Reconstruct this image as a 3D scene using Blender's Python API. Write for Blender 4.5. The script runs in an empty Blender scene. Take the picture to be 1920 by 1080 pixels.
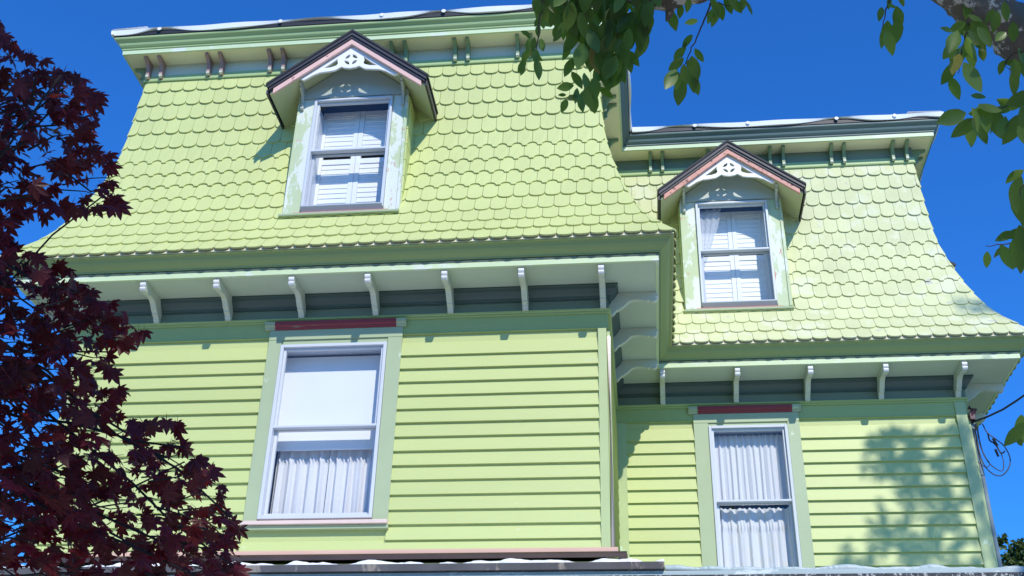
import bpy, bmesh, math, random
from mathutils import Vector, Matrix
random.seed(7)
PI=math.pi
# ------------------------------------------------------------------ camera
CAMP=Vector((2.6101,-8.9948,-3.8684)); AZ,PIT,ROL=-0.12474,0.52032,0.026491; FPX=2125.76
def basis(a,b,c):
    ca,sa,cb,sb,cc,sc=math.cos(a),math.sin(a),math.cos(b),math.sin(b),math.cos(c),math.sin(c)
    fwd=Vector((sa*cb,ca*cb,sb)); right=Vector((ca,-sa,0)); up=right.cross(fwd)
    return right*cc+up*sc, -right*sc+up*cc, fwd
CR,CU,CF=basis(AZ,PIT,ROL)
cd=bpy.data.cameras.new('camera'); cam=bpy.data.objects.new('camera',cd)
bpy.context.scene.collection.objects.link(cam)
m=Matrix((CR,CU,-CF)).transposed().to_4x4(); m.translation=CAMP; cam.matrix_world=m
cd.sensor_width=36; cd.lens=36*FPX/1920; cd.clip_end=3000; cd.clip_start=.05
bpy.context.scene.camera=cam
# ------------------------------------------------------------------ light
SUN=Vector((.44,-1.0,.90)).normalized()           # direction towards the sun
elev=math.asin(SUN.z); azim=math.atan2(SUN.x,SUN.y)
w=bpy.data.worlds.new('World'); bpy.context.scene.world=w; w.use_nodes=True
wn=w.node_tree.nodes; wl=w.node_tree.links
bg=wn['Background']; sky=wn.new('ShaderNodeTexSky'); sky.sky_type='NISHITA'; sky.sun_disc=False
sky.sun_elevation=elev; sky.sun_rotation=azim; sky.ozone_density=3.0; sky.air_density=1.0; sky.dust_density=0.2; sky.altitude=300
hs=wn.new('ShaderNodeVectorMath'); hs.operation='MULTIPLY'; hs.inputs[1].default_value=(.19,.75,1.52)   # clearer, deeper blue air
wl.new(sky.outputs[0],hs.inputs[0]); wl.new(hs.outputs[0],bg.inputs[0]); bg.inputs[1].default_value=.15
sd=bpy.data.lights.new('sun','SUN'); sd.energy=3.9; sd.angle=math.radians(.53); sd.color=(1,.95,.85)
so=bpy.data.objects.new('sun',sd); bpy.context.scene.collection.objects.link(so)
so.rotation_euler=(-SUN).to_track_quat('-Z','Y').to_euler()
vs=bpy.context.scene.view_settings; vs.view_transform='Standard'; vs.look='None'; vs.gamma=1; vs.exposure=.10
try: vs.use_curve_mapping=False
except Exception: pass
# ------------------------------------------------------------------ helpers
COL=bpy.context.scene.collection
def px(u,v,D):                                     # a point seen in the photo direction u,v at distance D
    r=(CR*((u-960)/FPX)+CU*(-(v-540)/FPX)+CF).normalized(); return CAMP+r*D
def pxy(u,v,y):
    r=(CR*((u-960)/FPX)+CU*(-(v-540)/FPX)+CF); return CAMP+r*((y-CAMP.y)/r.y)
def topx(X):
    Y=X-CAMP; z=Y.dot(CF)
    if z<=.01: return None
    return (960+FPX*Y.dot(CR)/z,540-FPX*Y.dot(CU)/z)
def empty(name,label=None,cat=None,group=None,parent=None,loc=(0,0,0)):
    o=bpy.data.objects.new(name,None); COL.objects.link(o); o.location=loc; o.empty_display_size=.2
    if parent: o.parent=parent
    tag(o,label,cat,group); return o
def tag(o,label=None,cat=None,group=None,kind=None):
    if label: o['label']=label
    if cat: o['category']=cat
    if group: o['group']=group
    if kind: o['kind']=kind
    return o
class MB:
    def __init__(s): s.v=[]; s.f=[]; s.a=[]; s.mi=[]
    def add(s,vs,fs,a=None,mi=0):
        n=len(s.v); s.v+= [tuple(x) for x in vs]
        for f in fs: s.f.append([i+n for i in f]); s.a.append(a if a is not None else random.random()); s.mi.append(mi)
    def box(s,T,u0,u1,p0,p1,z0,z1,mi=0):
        P=[T(u,p,z) for z in (z0,z1) for p in (p0,p1) for u in (u0,u1)]
        s.add(P,[(0,1,3,2),(4,6,7,5),(0,4,5,1),(2,3,7,6),(0,2,6,4),(1,5,7,3)],mi=mi)
    def prism(s,T,poly,u0,u1,mi=0):                # poly in (p,z), extruded along u
        n=len(poly); P=[T(u0,p,z) for p,z in poly]+[T(u1,p,z) for p,z in poly]
        s.add(P,[tuple(range(n)),tuple(range(2*n-1,n-1,-1))]+[(i,(i+1)%n,n+(i+1)%n,n+i) for i in range(n)],mi=mi)
    def slab(s,T,poly,p0,p1,mi=0):                 # poly in (u,z), extruded along p
        n=len(poly); P=[T(u,p0,z) for u,z in poly]+[T(u,p1,z) for u,z in poly]
        s.add(P,[tuple(range(n)),tuple(range(2*n-1,n-1,-1))]+[(i,(i+1)%n,n+(i+1)%n,n+i) for i in range(n)],mi=mi)
    def tube(s,pts,r,seg=8,mi=0):
        pts=[Vector(p) for p in pts]; n=len(pts); rs=r if isinstance(r,(list,tuple)) else [r]*n; rings=[]
        up=Vector((.13,.27,.95))
        for i,p in enumerate(pts):
            t=(pts[min(i+1,n-1)]-pts[max(i-1,0)]).normalized(); x=t.cross(up)
            if x.length<1e-3: x=t.cross(Vector((1,0,0)))
            x.normalize(); y=t.cross(x); up=y if abs(t.dot(up))>.9 else up
            rings.append([p+(x*math.cos(2*PI*k/seg)+y*math.sin(2*PI*k/seg))*rs[i] for k in range(seg)])
        V=[q for r_ in rings for q in r_]; Fc=[]
        for i in range(n-1):
            for k in range(seg):
                k2=(k+1)%seg; Fc.append((i*seg+k,i*seg+k2,(i+1)*seg+k2,(i+1)*seg+k))
        Fc.append(tuple(range(seg))[::-1]); Fc.append(tuple((n-1)*seg+k for k in range(seg)))
        s.add(V,Fc,mi=mi)
    def build(s,name,mat,parent=None,smooth=False,bevel=0,recalc=True):
        me=bpy.data.meshes.new(name); me.from_pydata(s.v,[],s.f); 
        at=me.attributes.new('rnd','FLOAT','FACE'); at.data.foreach_set('value',s.a)
        mats=mat if isinstance(mat,(list,tuple)) else [mat]
        for q in mats: me.materials.append(q)
        me.polygons.foreach_set('material_index',s.mi)
        if recalc:
            b=bmesh.new(); b.from_mesh(me); bmesh.ops.recalc_face_normals(b,faces=b.faces); b.to_mesh(me); b.free()
        if smooth: me.polygons.foreach_set('use_smooth',[True]*len(me.polygons))
        me.update(); o=bpy.data.objects.new(name,me); COL.objects.link(o)
        if parent: o.parent=parent
        if bevel:
            md=o.modifiers.new('bevel','BEVEL'); md.width=bevel; md.segments=1; md.limit_method='ANGLE'
        return o
def fret(T,outer,holes,p0,p1,name,mat,parent):     # flat sawn board with real holes
    cu=bpy.data.curves.new('c','CURVE'); cu.dimensions='2D'; cu.fill_mode='BOTH'; cu.extrude=abs(p1-p0)/2
    for pl in [outer]+holes:
        sp=cu.splines.new('POLY'); sp.points.add(len(pl)-1); sp.use_cyclic_u=True
        for i,(a,b) in enumerate(pl): sp.points[i].co=(a,b,0,1)
    oc=bpy.data.objects.new('c',cu); COL.objects.link(oc); bpy.context.view_layer.update()
    me=bpy.data.meshes.new_from_object(oc.evaluated_get(bpy.context.evaluated_depsgraph_get()))
    bpy.data.objects.remove(oc); pc=(p0+p1)/2
    for v in me.vertices: v.co=Vector(T(v.co.x,pc+v.co.z,v.co.y))
    b=bmesh.new(); b.from_mesh(me); bmesh.ops.remove_doubles(b,verts=b.verts,dist=1e-5); bmesh.ops.recalc_face_normals(b,faces=b.faces); b.to_mesh(me); b.free()
    me.materials.clear(); me.materials.append(mat); me.name=name
    o=bpy.data.objects.new(name,me); COL.objects.link(o); o.parent=parent; return o
# ------------------------------------------------------------------ materials
def mat(name,base,rough=.55,var=.08,vscale=1.5,wear=None,wear_and_light_amt=.3,wscale=6,stretch=(1,1,1),rnd=0,bump=.0,bscale=60,metal=0,wear2=None,w2amt=.3,w2scale=12,spec=.5,streak=0):
    m=bpy.data.materials.new(name); m.use_nodes=True; n=m.node_tree.nodes; l=m.node_tree.links
    bs=n['Principled BSDF']; bs.inputs['Roughness'].default_value=rough; bs.inputs['Metallic'].default_value=metal
    bs.inputs['Specular IOR Level'].default_value=spec
    tc=n.new('ShaderNodeTexCoord'); mp=n.new('ShaderNodeMapping'); mp.inputs['Scale'].default_value=stretch; l.new(tc.outputs['Object'],mp.inputs[0])
    def noise(sc,det=5,off=0,rg=.6):
        t=n.new('ShaderNodeTexNoise'); t.inputs['Scale'].default_value=sc; t.inputs['Detail'].default_value=det; t.inputs['Roughness'].default_value=rg
        if off:
            a=n.new('ShaderNodeVectorMath'); a.operation='ADD'; a.inputs[1].default_value=(off,off*.7,off*1.3); l.new(mp.outputs[0],a.inputs[0]); l.new(a.outputs[0],t.inputs['Vector'])
        else: l.new(mp.outputs[0],t.inputs['Vector'])
        return t
    nz=noise(vscale); mr=n.new('ShaderNodeMapRange'); mr.inputs['From Min'].default_value=.25; mr.inputs['From Max'].default_value=.75
    mr.inputs['To Min'].default_value=1-var; mr.inputs['To Max'].default_value=1+var; l.new(nz.outputs[0],mr.inputs[0]); val=mr.outputs[0]
    if rnd:
        at=n.new('ShaderNodeAttribute'); at.attribute_name='rnd'; r2=n.new('ShaderNodeMapRange'); r2.inputs['To Min'].default_value=1-rnd; r2.inputs['To Max'].default_value=1+rnd
        l.new(at.outputs['Fac'],r2.inputs[0]); mu=n.new('ShaderNodeMath'); mu.operation='MULTIPLY'; l.new(val,mu.inputs[0]); l.new(r2.outputs[0],mu.inputs[1]); val=mu.outputs[0]
    sc=n.new('ShaderNodeVectorMath'); sc.operation='SCALE'; sc.inputs[0].default_value=base[:3]; l.new(val,sc.inputs['Scale']); col=sc.outputs[0]
    for (wc,wa,ws,off) in ((wear,wear_and_light_amt,wscale,3.1),(wear2,w2amt,w2scale,9.7)):
        if wc is None: continue
        t=noise(ws,8,off,.7); r=n.new('ShaderNodeMapRange'); th=.5+(.5-wa)*.5
        r.inputs['From Min'].default_value=th; r.inputs['From Max'].default_value=th+.035; l.new(t.outputs[0],r.inputs[0])
        mx=n.new('ShaderNodeMix'); mx.data_type='RGBA'; l.new(r.outputs[0],mx.inputs[0]); l.new(col,mx.inputs[6]); mx.inputs[7].default_value=(*wc,1); col=mx.outputs[2]
    l.new(col,bs.inputs['Base Color'])
    if bump:
        t=noise(bscale,4,1.3); b=n.new('ShaderNodeBump'); b.inputs['Strength'].default_value=bump; b.inputs['Distance'].default_value=.01; l.new(t.outputs[0],b.inputs['Height']); l.new(b.outputs[0],bs.inputs['Normal'])
    return m
LIME=(.485,.548,.215)
M={}
M['wall']=mat('lime_clapboard_paint',LIME,.5,.05,1.2,rnd=.035,bump=.12,bscale=45,stretch=(.3,.3,1),wear=(.48,.545,.25),wear_and_light_amt=.22,wscale=7,wear2=(.60,.62,.38),w2amt=.13,w2scale=11)
M['shingle']=mat('lime_shingle_paint',(.538,.582,.232),.6,.06,2.0,rnd=.025,bump=.25,bscale=35,stretch=(1,1,.6))
M['shingle_worn']=mat('worn_shingle_paint',(.585,.61,.33),.65,.08,2.0,rnd=.045,bump=.25,bscale=35,wear=(.63,.645,.42),wear_and_light_amt=.40,wscale=2.8,wear2=(.47,.47,.38),w2amt=.24,w2scale=6)
M['trim']=mat('pale_green_trim',(.38,.455,.27),.45,.05,2,bump=.08,wear=(.55,.66,.50),wear_and_light_amt=.2,wscale=5)
M['crown']=mat('green_crown_paint',(.29,.37,.14),.5,.06,2,bump=.06,stretch=(.3,.3,1),wear=(.42,.53,.30),wear_and_light_amt=.14,wscale=9)
M['strip']=mat('cornice_strip_paint',(.56,.68,.42),.5,.08,2,stretch=(.4,.4,1),wear=(.66,.72,.62),wear_and_light_amt=.38,wscale=6,bump=.1)
M['soffit']=mat('grey_green_soffit',(.50,.58,.46),.6,.07,1.5,stretch=(1,1,1),wear=(.43,.51,.41),wear_and_light_amt=.15,wscale=4,bump=.05)
M['frieze']=mat('blue_green_frieze',(.17,.225,.165),.5,.08,1.5,bump=.06,wear=(.24,.30,.24),wear_and_light_amt=.14,wscale=5,stretch=(.4,.4,1))
M['bed']=mat('dark_bed_moulding',(.065,.105,.095),.4,.1,3,stretch=(.3,.3,1),wear=(.25,.33,.27),wear_and_light_amt=.10,wscale=9)
M['band']=mat('green_band_paint',(.37,.46,.165),.5,.05,2,bump=.06)
M['bracket']=mat('grey_bracket_paint',(.58,.62,.50),.5,.05,4,wear=(.62,.68,.62),wear_and_light_amt=.25,wscale=18)
M['bracket_pink']=mat('mauve_bracket_primer',(.36,.22,.20),.6,.08,6,wear=(.42,.33,.28),wear_and_light_amt=.2,wscale=25)
M['bracket_green']=mat('dark_green_bracket',(.20,.29,.15),.5,.06,6)
M['upsoffit']=mat('cream_upper_soffit',(.84,.80,.56),.6,.06,2,wear=(.44,.42,.34),wear_and_light_amt=.12,wscale=3)
M['dsoff']=mat('olive_dormer_soffit',(.52,.54,.34),.6,.06,2)
M['upfrieze']=mat('blue_grey_upper_frieze',(.58,.60,.50),.55,.06,1.5)
M['upcrown']=mat('upper_cornice_green',(.38,.50,.23),.5,.05,2,stretch=(.3,.3,1),bump=.05)
M['upcrown_dk']=mat('weathered_cornice_slate',(.12,.18,.17),.55,.10,2,stretch=(.3,.3,1),wear=(.27,.33,.32),wear_and_light_amt=.25,wscale=5)
M['membrane']=mat('white_membrane',(.84,.85,.86),.45,.03,3,bump=.15,bscale=9)
M['black']=mat('black_underlay',(.02,.02,.024),.5,.1,3)
M['roofblack']=mat('black_asphalt_edge',(.028,.028,.032),.7,.15,8,bump=.4,bscale=80)
M['moulding']=mat('dark_rake_moulding',(.040,.038,.048),.5,.2,5,stretch=(1,1,1),wear=(.12,.11,.13),wear_and_light_amt=.15,wscale=10)
M['pink']=mat('pink_fascia_primer',(.74,.47,.41),.6,.07,5,wear=(.30,.12,.10),wear_and_light_amt=.27,wscale=16)
M['pinkworn']=mat('worn_pink_fascia',(.62,.30,.23),.6,.12,6,wear=(.17,.07,.07),wear_and_light_amt=.36,wscale=20,wear2=(.74,.5,.42),w2amt=.28,w2scale=14)
M['white']=mat('white_fretwork_lit_nose',(.80,.79,.78),.45,.03,5,wear=(.6,.5,.48),wear_and_light_amt=.12,wscale=18)
M['tymp']=mat('dormer_face_paint',(.42,.46,.42),.5,.05,3,bump=.05)
M['casing']=mat('weathered_casing',(.48,.56,.33),.55,.06,3,wear=(.66,.70,.62),wear_and_light_amt=.50,wscale=4,stretch=(1,1,.45),wear2=(.50,.24,.13),w2amt=.30,w2scale=10,bump=.12)
M['frame']=mat('pale_blue_frame',(.58,.61,.66),.35,.03,4)
M['frame_sh']=mat('shaded_frame_grey_bead',(.42,.46,.52),.4,.04,4)  # frame colour darkened to paint in shade on sill and sash; bead is grey
M['sillred']=mat('rust_pink_sill',(.62,.34,.26),.6,.1,8,wear=(.70,.62,.45),wear_and_light_amt=.35,wscale=9,stretch=(.3,1,1))
M['sillpink']=mat('pink_sill',(.72,.56,.50),.6,.06,4,wear=(.6,.42,.36),wear_and_light_amt=.2,wscale=8)
M['red']=mat('dark_red_primer',(.24,.032,.040),.55,.15,4,stretch=(.15,1,1.5),wear=(.30,.38,.20),wear_and_light_amt=.24,wscale=6)
M['shutter']=mat('white_shutter',(.90,.89,.87),.5,.02,3)
M['shade']=mat('white_roller_shade',(.83,.83,.84),.7,.03,2,wear=(.72,.73,.74),wear_and_light_amt=.12,wscale=5)
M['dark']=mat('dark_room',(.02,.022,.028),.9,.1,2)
M['pipe']=mat('cream_corner_bead',(.80,.72,.63),.5,.05,3,wear=(.78,.58,.50),wear_and_light_amt=.3,wscale=5,stretch=(1,1,.3))
M['cboard']=mat('corner_board_paint',(.42,.50,.235),.5,.06,2,bump=.08,wear=(.56,.66,.44),wear_and_light_amt=.25,wscale=3)
M['brown']=mat('brown_flashing',(.055,.032,.026),.45,.2,4)
M['peach']=mat('peach_water_table',(.66,.42,.32),.6,.12,3,stretch=(.3,1,1),wear=(.56,.62,.36),wear_and_light_amt=.3,wscale=5)
M['gutter']=mat('dark_bronze_gutter',(.17,.14,.13),.28,.35,2.2,stretch=(1,1,.2),wear=(.42,.32,.25),wear_and_light_amt=.36,wscale=2.4,metal=.3)  # pale patches paint reflections into the metal colour
M['greytrim']=mat('grey_green_edge',(.38,.46,.46),.5,.1,3,stretch=(.3,1,1),wear=(.62,.68,.68),wear_and_light_amt=.35,wscale=9)
M['gravel']=mat('speckled_shingle_edge',(.06,.06,.065),.9,.4,30,wear=(.42,.42,.40),wear_and_light_amt=.42,wscale=34,bump=.5)
M['cable']=mat('black_cable',(.012,.012,.016),.45,.1,5)
M['downpipe']=mat('grey_downpipe',(.14,.19,.21),.4,.1,3,stretch=(1,1,.3),wear=(.3,.36,.38),wear_and_light_amt=.2,wscale=5)
M['bark']=mat('rough_bark',(.12,.10,.08),.9,.3,7,wear=(.50,.46,.40),wear_and_light_amt=.44,wscale=11,bump=1.0,bscale=22)  # pale blotches paint dappled sun into the bark colour
M['twig']=mat('dark_twig',(.05,.035,.03),.8,.2,9)
M['mbark']=mat('dark_maple_bark',(.018,.013,.012),.9,.2,7,bump=.6,bscale=30)
def leafmat(name,base,trans,k=.35,var=.5,rough=.45,hi=None):
    m=bpy.data.materials.new(name); m.use_nodes=True; n=m.node_tree.nodes; l=m.node_tree.links
    out=n['Material Output']; bs=n['Principled BSDF']; bs.inputs['Roughness'].default_value=rough; bs.inputs['Specular IOR Level'].default_value=.35
    at=n.new('ShaderNodeAttribute'); at.attribute_name='rnd'
    cr=n.new('ShaderNodeValToRGB'); e=cr.color_ramp.elements; e[0].color=(*[c*(1-var) for c in base],1); e[1].color=(*[c*(1+var) for c in base],1); l.new(at.outputs['Fac'],cr.inputs[0])
    if hi: x=cr.color_ramp.elements.new(.97); x.color=(*[c*(1+var) for c in base],1); cr.color_ramp.elements[-1].color=(*hi,1)
    tr=n.new('ShaderNodeBsdfTranslucent'); tr.inputs[0].default_value=(*trans,1)
    mx=n.new('ShaderNodeMixShader'); mx.inputs[0].default_value=k
    l.new(cr.outputs[0],bs.inputs['Base Color']); l.new(bs.outputs[0],mx.inputs[1]); l.new(tr.outputs[0],mx.inputs[2]); l.new(mx.outputs[0],out.inputs[0])
    return m
M['mleaf']=leafmat('purple_maple_leaf',(.055,.008,.010),(.32,.016,.016),.36,.75)
M['leaf']=leafmat('green_tree_leaf',(.070,.115,.022),(.27,.42,.04),.42,.55,.35,hi=(.30,.16,.07))
M['farleaf']=leafmat('distant_leaf',(.09,.13,.04),(.15,.22,.04),.3,.5)
def glassmat():
    m=bpy.data.materials.new('window_glass'); m.use_nodes=True; n=m.node_tree.nodes; l=m.node_tree.links; n.remove(n['Principled BSDF'])
    t=n.new('ShaderNodeBsdfTransparent'); t.inputs[0].default_value=(.93,.95,.96,1); g=n.new('ShaderNodeBsdfGlossy'); g.inputs['Roughness'].default_value=.03
    fr=n.new('ShaderNodeLayerWeight'); fr.inputs[0].default_value=.5; pw=n.new('ShaderNodeMath'); pw.operation='POWER'; pw.inputs[1].default_value=4; l.new(fr.outputs['Facing'],pw.inputs[0])
    ma=n.new('ShaderNodeMath'); ma.operation='MULTIPLY_ADD'; ma.inputs[1].default_value=.7; ma.inputs[2].default_value=.05; l.new(pw.outputs[0],ma.inputs[0]); mx=n.new('ShaderNodeMixShader')
    l.new(ma.outputs[0],mx.inputs[0]); l.new(t.outputs[0],mx.inputs[1]); l.new(g.outputs[0],mx.inputs[2]); l.new(mx.outputs[0],n['Material Output'].inputs[0]); return m
M['glass']=glassmat()
def lacemat(name,holes,scale,op=.8):
    m=bpy.data.materials.new(name); m.use_nodes=True; n=m.node_tree.nodes; l=m.node_tree.links
    bs=n['Principled BSDF']; bs.inputs['Base Color'].default_value=(.88,.87,.89,1); bs.inputs['Roughness'].default_value=.8
    tc=n.new('ShaderNodeTexCoord'); v=n.new('ShaderNodeTexVoronoi'); v.inputs['Scale'].default_value=scale; l.new(tc.outputs['Object'],v.inputs['Vector'])
    r=n.new('ShaderNodeMapRange'); r.inputs['From Min'].default_value=.12; r.inputs['From Max'].default_value=.2; r.inputs['To Min'].default_value=1; r.inputs['To Max'].default_value=op; l.new(v.outputs['Distance'],r.inputs[0])
    tp=n.new('ShaderNodeBsdfTransparent'); tr=n.new('ShaderNodeBsdfTranslucent'); tr.inputs[0].default_value=(.8,.8,.84,1)
    m1=n.new('ShaderNodeMixShader'); m1.inputs[0].default_value=.12; l.new(bs.outputs[0],m1.inputs[1]); l.new(tr.outputs[0],m1.inputs[2])
    m2=n.new('ShaderNodeMixShader'); l.new(r.outputs[0],m2.inputs[0]); l.new(tp.outputs[0],m2.inputs[1]); l.new(m1.outputs[0],m2.inputs[2]); l.new(m2.outputs[0],n['Material Output'].inputs[0]); return m
M['lace']=lacemat('white_lace',.1,16,.93); M['sheer']=lacemat('sheer_lace',.1,40,.45)
# ------------------------------------------------------------------ setting
def sheet(name,x0,x1,y0,y1,z,mt):
    b=MB(); b.add([(x0,y0,z),(x1,y0,z),(x1,y1,z),(x0,y1,z)],[(0,1,2,3)]); o=b.build(name,mt,recalc=False); tag(o,kind='structure'); return o
GZ=-5.47
M['grass']=mat('lawn',(.10,.13,.045),.9,.35,3,bump=.6,bscale=20); M['pave']=mat('bounce_pavement_concrete',(.50,.46,.39),.85,.12,1.2,bump=.2,bscale=30); M['road']=mat('asphalt',(.05,.05,.052),.9,.2,4,bump=.3,bscale=60)
sheet('ground',-900,900,-900,900,GZ,M['grass']); sheet('bounce_pavement',-60,60,-12,-3.2,GZ+.02,M['pave']); sheet('road',-200,200,-22,-12.3,GZ+.01,M['road'])  # pavement is unseen, widened and paled to bounce light up to the soffits
# ------------------------------------------------------------------ the house
XL,XW,XR,D,BK=-2.62,2.342,5.93,2.154,9.0
FP=[(XL,0),(XW,0),(XW,D),(XR,D),(XR,BK),(XL,BK)]
house=empty('house','two storey lime green wooden house with mansard roofs, fish scale shingles and bracketed eaves','house',loc=(1.6,2,GZ))
HINV=Matrix.Translation((-1.6,-2,-GZ))
def hp(o,parent=house):                             # parent under the house keeping world coordinates
    o.parent=parent
    if parent is house: o.matrix_parent_inverse=HINV
    return o
EN=[]
for i in range(6):
    a=Vector(FP[i]); b=Vector(FP[(i+1)%6]); d=(b-a).normalized(); EN.append((a,b,d,Vector((d.y,-d.x)),(b-a).length))
def cvx(i):                                        # +1 convex corner, -1 concave
    return -1 if i==2 else 1
def off(i,p):                                      # footprint vertex i moved outwards by p, mitred
    n1=EN[i-1][3]; n2=EN[i][3]; v=Vector(FP[i])+(n1+n2)*p; return v
def sweep(name,prof,mt,parent=house,closed=True,mi=None,smooth=False):
    b=MB(); n=len(prof); V=[]
    for i in range(6):
        for p,z in prof: q=off(i,p); V.append((q.x,q.y,z))
    Fc=[]
    for i in range(6):
        j=(i+1)%6
        for k in range(n if closed else n-1): k2=(k+1)%n; Fc.append((i*n+k,j*n+k,j*n+k2,i*n+k2))
    b.add(V,Fc)
    if mi: b.mi=[mi[k] for i in range(6) for k in range(n if closed else n-1)]
    o=b.build(name,mt,None,smooth=smooth); return hp(o,parent)
def TE(i):                                         # facade frame: u along edge, p outwards, z up
    a,b,d,n,L=EN[i]
    return lambda u,p,z:(a.x+d.x*u+n.x*p, a.y+d.y*u+n.y*p, z)
def Tm(u,p,z): return (u,-p,z)
def Tw(u,p,z): return (u,D-p,z)
ZS=[1.30,1.46,1.62,1.85,2.0,2.18,2.38,2.55,2.7,2.9,3.1,3.3,3.55,3.9,4.1,4.4]
PS=[.76,.635,.52,.36,.29,.225,.155,.115,.075,.03,.005,-.01,-.025,-.04,-.05,-.055]
def pz0(z):
    for i in range(len(ZS)-1):
        if z<=ZS[i+1]: return PS[i]+(PS[i+1]-PS[i])*(z-ZS[i])/(ZS[i+1]-ZS[i])
    return PS[-1]
def pz(z): return sum(pz0(z+k*.05) for k in (-2,-1,0,1,2))/5 if z>1.75 else (pz0(z)*.999)
DZ0,DZ1=2.03,3.42
dormers=[(0,-.14-XL,0),(2,3.71-XW,0),(3,4.25-D,0)]   # edge, centre u
# mansard core (sheathing) with openings behind the dormers
core=MB()
zl=[1.459,1.55,1.62,1.72,1.85,1.93,DZ0,2.18,2.38,2.55,2.7,2.9,3.1,3.3,DZ1,3.7,3.9,4.16]
for i,(a,b_,d_,n_,L) in enumerate(EN):
    T=TE(i); dm=[c for e,c,_ in dormers if e==i]
    for k in range(len(zl)-1):
        z0,z1=zl[k],zl[k+1]
        def ends(z): p=pz(z)-.012; return -cvx(i)*p, L+cvx((i+1)%6)*p
        s0,e0=ends(z0); s1,e1=ends(z1); p0,p1=pz(z0)-.012,pz(z1)-.012
        if dm and z0>=DZ0-.001 and z1<=DZ1+.001:
            c=dm[0]; cuts=[((s0,c-.5),(s1,c-.5)),((c+.5,e0),(c+.5,e1))]
        else: cuts=[((s0,e0),(s1,e1))]
        for (A0,B0),(A1,B1) in cuts: core.add([T(A0,p0,z0),T(B0,p0,z0),T(B1,p1,z1),T(A1,p1,z1)],[(0,1,2,3)])
hp(core.build('roof_sheathing',M['shingle'],recalc=False))
# shingles
ROWS=[3.925,3.727,3.527,3.328,3.128,2.915,2.727,2.542,2.358,2.170,1.985,1.805,1.632,1.461]
def shingles(i,name,mt):
    a,b_,d_,n_,L=EN[i]; T=TE(i); mb=MB(); dm=[c for e,c,_ in dormers if e==i]; W=.1485
    for r,zb in enumerate(ROWS):
        zt=(ROWS[r-1]+.072 if r else 4.12); wavy=5<=r<=8
        ph=(.5 if r%2 else 0)*W + random.uniform(-.01,.01)
        s=-1.0-ph
        while s<L+1.0:
            w=W*random.uniform(.985,1.015); sa,sb=s+.0018,s+w-.0018; s+=w
            sm=(sa+sb)/2
            if dm and abs(sm-dm[0])<.50 and DZ0-.01<zb and zt<DZ1+.25: continue
            zt_r=zt; H=zt-zb; dep=.052*((ROWS[r-1] if r else 4.10)-zb)/.20
            jz=random.uniform(-.0025,.0025)
            if dm and abs(sm-dm[0])<.56 and zb<DZ0 and zt>DZ0: zt_r=2.045
            pts=[(sa,zt_r)]
            if r==0 or True:
                if not wavy:
                    for t in range(0,9):
                        th=PI*t/8; pts.append((sm-(sm-sa)*math.cos(th), zb+jz+dep*(1-math.sin(th)**.8)))
                else:
                    fl=.15*(sb-sa)
                    for t in range(0,5):
                        th=PI/2*t/4; x=(sm-fl-sa); pts.append((sa+x*math.sin(th), zb+jz+dep*.85*math.cos(th)))
                    for t in range(4,-1,-1):
                        th=PI/2*t/4; x=(sb-sm-fl); pts.append((sb-x*math.sin(th), zb+jz+dep*.85*math.cos(th)))
            pts.append((sb,zt_r))
            zm=(zb+zt)/2
            out=[]
            for (u,z) in pts:
                p=pz(z); lo=-cvx(i)*p-.004; hi=L+cvx((i+1)%6)*p+.004; out.append((min(max(u,lo),hi),z))
            lo=-cvx(i)*pz(zb); hi=L+cvx((i+1)%6)*pz(zb)
            if sb<lo+.004 or sa>hi-.004: continue
            lift=random.uniform(.023,.026); th_=.014; nn=len(out); F_=[];B_=[]
            for (u,z) in out:
                h=min((z-zb)/.20,1); dpdz=(pz(z+.02)-pz(z-.02))/.04; q=1/math.hypot(1,dpdz); l=lift*(1-h)+.003*h
                p=pz(z); F_.append(T(u,p+q*l,z-dpdz*q*l)); l2=max(l-th_,-.004); B_.append(T(u,p+q*l2,z-dpdz*q*l2))
            # split faces so the front follows the curved roof
            rr=random.random()
            mb.add(F_+B_,[tuple(range(nn))]+[(k,k+nn,(k+1)%nn+nn,(k+1)%nn) for k in range(1,nn-2)]+[(0,nn,nn+1,1),(nn-2,2*nn-2,2*nn-1,nn-1)],a=rr)
    return hp(mb.build(name,mt,recalc=False))
shingles(0,'mansard_shingles',M['shingle'])
shingles(1,'mansard_shingles',M['shingle'])
o=shingles(2,'mansard_shingles',M['shingle_worn']); o['label']='shingled slope with worn blotchy paint'
shingles(3,'mansard_shingles',M['shingle']); shingles(5,'mansard_shingles',M['shingle'])
# starter course and lower cornice
sweep('starter_course',[(.50,1.457),(.616,1.4575),(.619,1.463),(.598,1.515),(.50,1.55)],mat('bare_starter_board',(.72,.66,.55),.6,.08,3))
zc=1.350; prof=[(.486,1.352),(.503,1.350),(.505,1.362),(.522,1.374),(.548,1.392),(.569,1.412),(.580,1.432),(.593,1.446),(.612,1.448),(.615,1.456),(.486,1.456)]
sweep('eave_crown',prof,M['crown'],smooth=False)
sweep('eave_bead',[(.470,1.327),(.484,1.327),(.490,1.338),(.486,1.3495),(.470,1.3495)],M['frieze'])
sweep('eave_fascia',[(.455,1.276),(.481,1.276),(.481,1.3245),(.455,1.3245)],M['strip'])
sweep('soffit',[(-.03,1.280),(.4545,1.280),(.4545,1.300),(-.03,1.300)],M['soffit'])
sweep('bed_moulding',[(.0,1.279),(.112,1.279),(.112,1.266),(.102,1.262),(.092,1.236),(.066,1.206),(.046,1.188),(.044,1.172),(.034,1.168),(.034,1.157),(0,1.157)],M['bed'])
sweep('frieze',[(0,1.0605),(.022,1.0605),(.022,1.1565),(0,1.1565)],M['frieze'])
sweep('architrave',[(0,1.018),(.030,1.018),(.034,1.030),(.030,1.038),(.042,1.046),(.044,1.060),(0,1.060)],M['band'])
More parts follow.
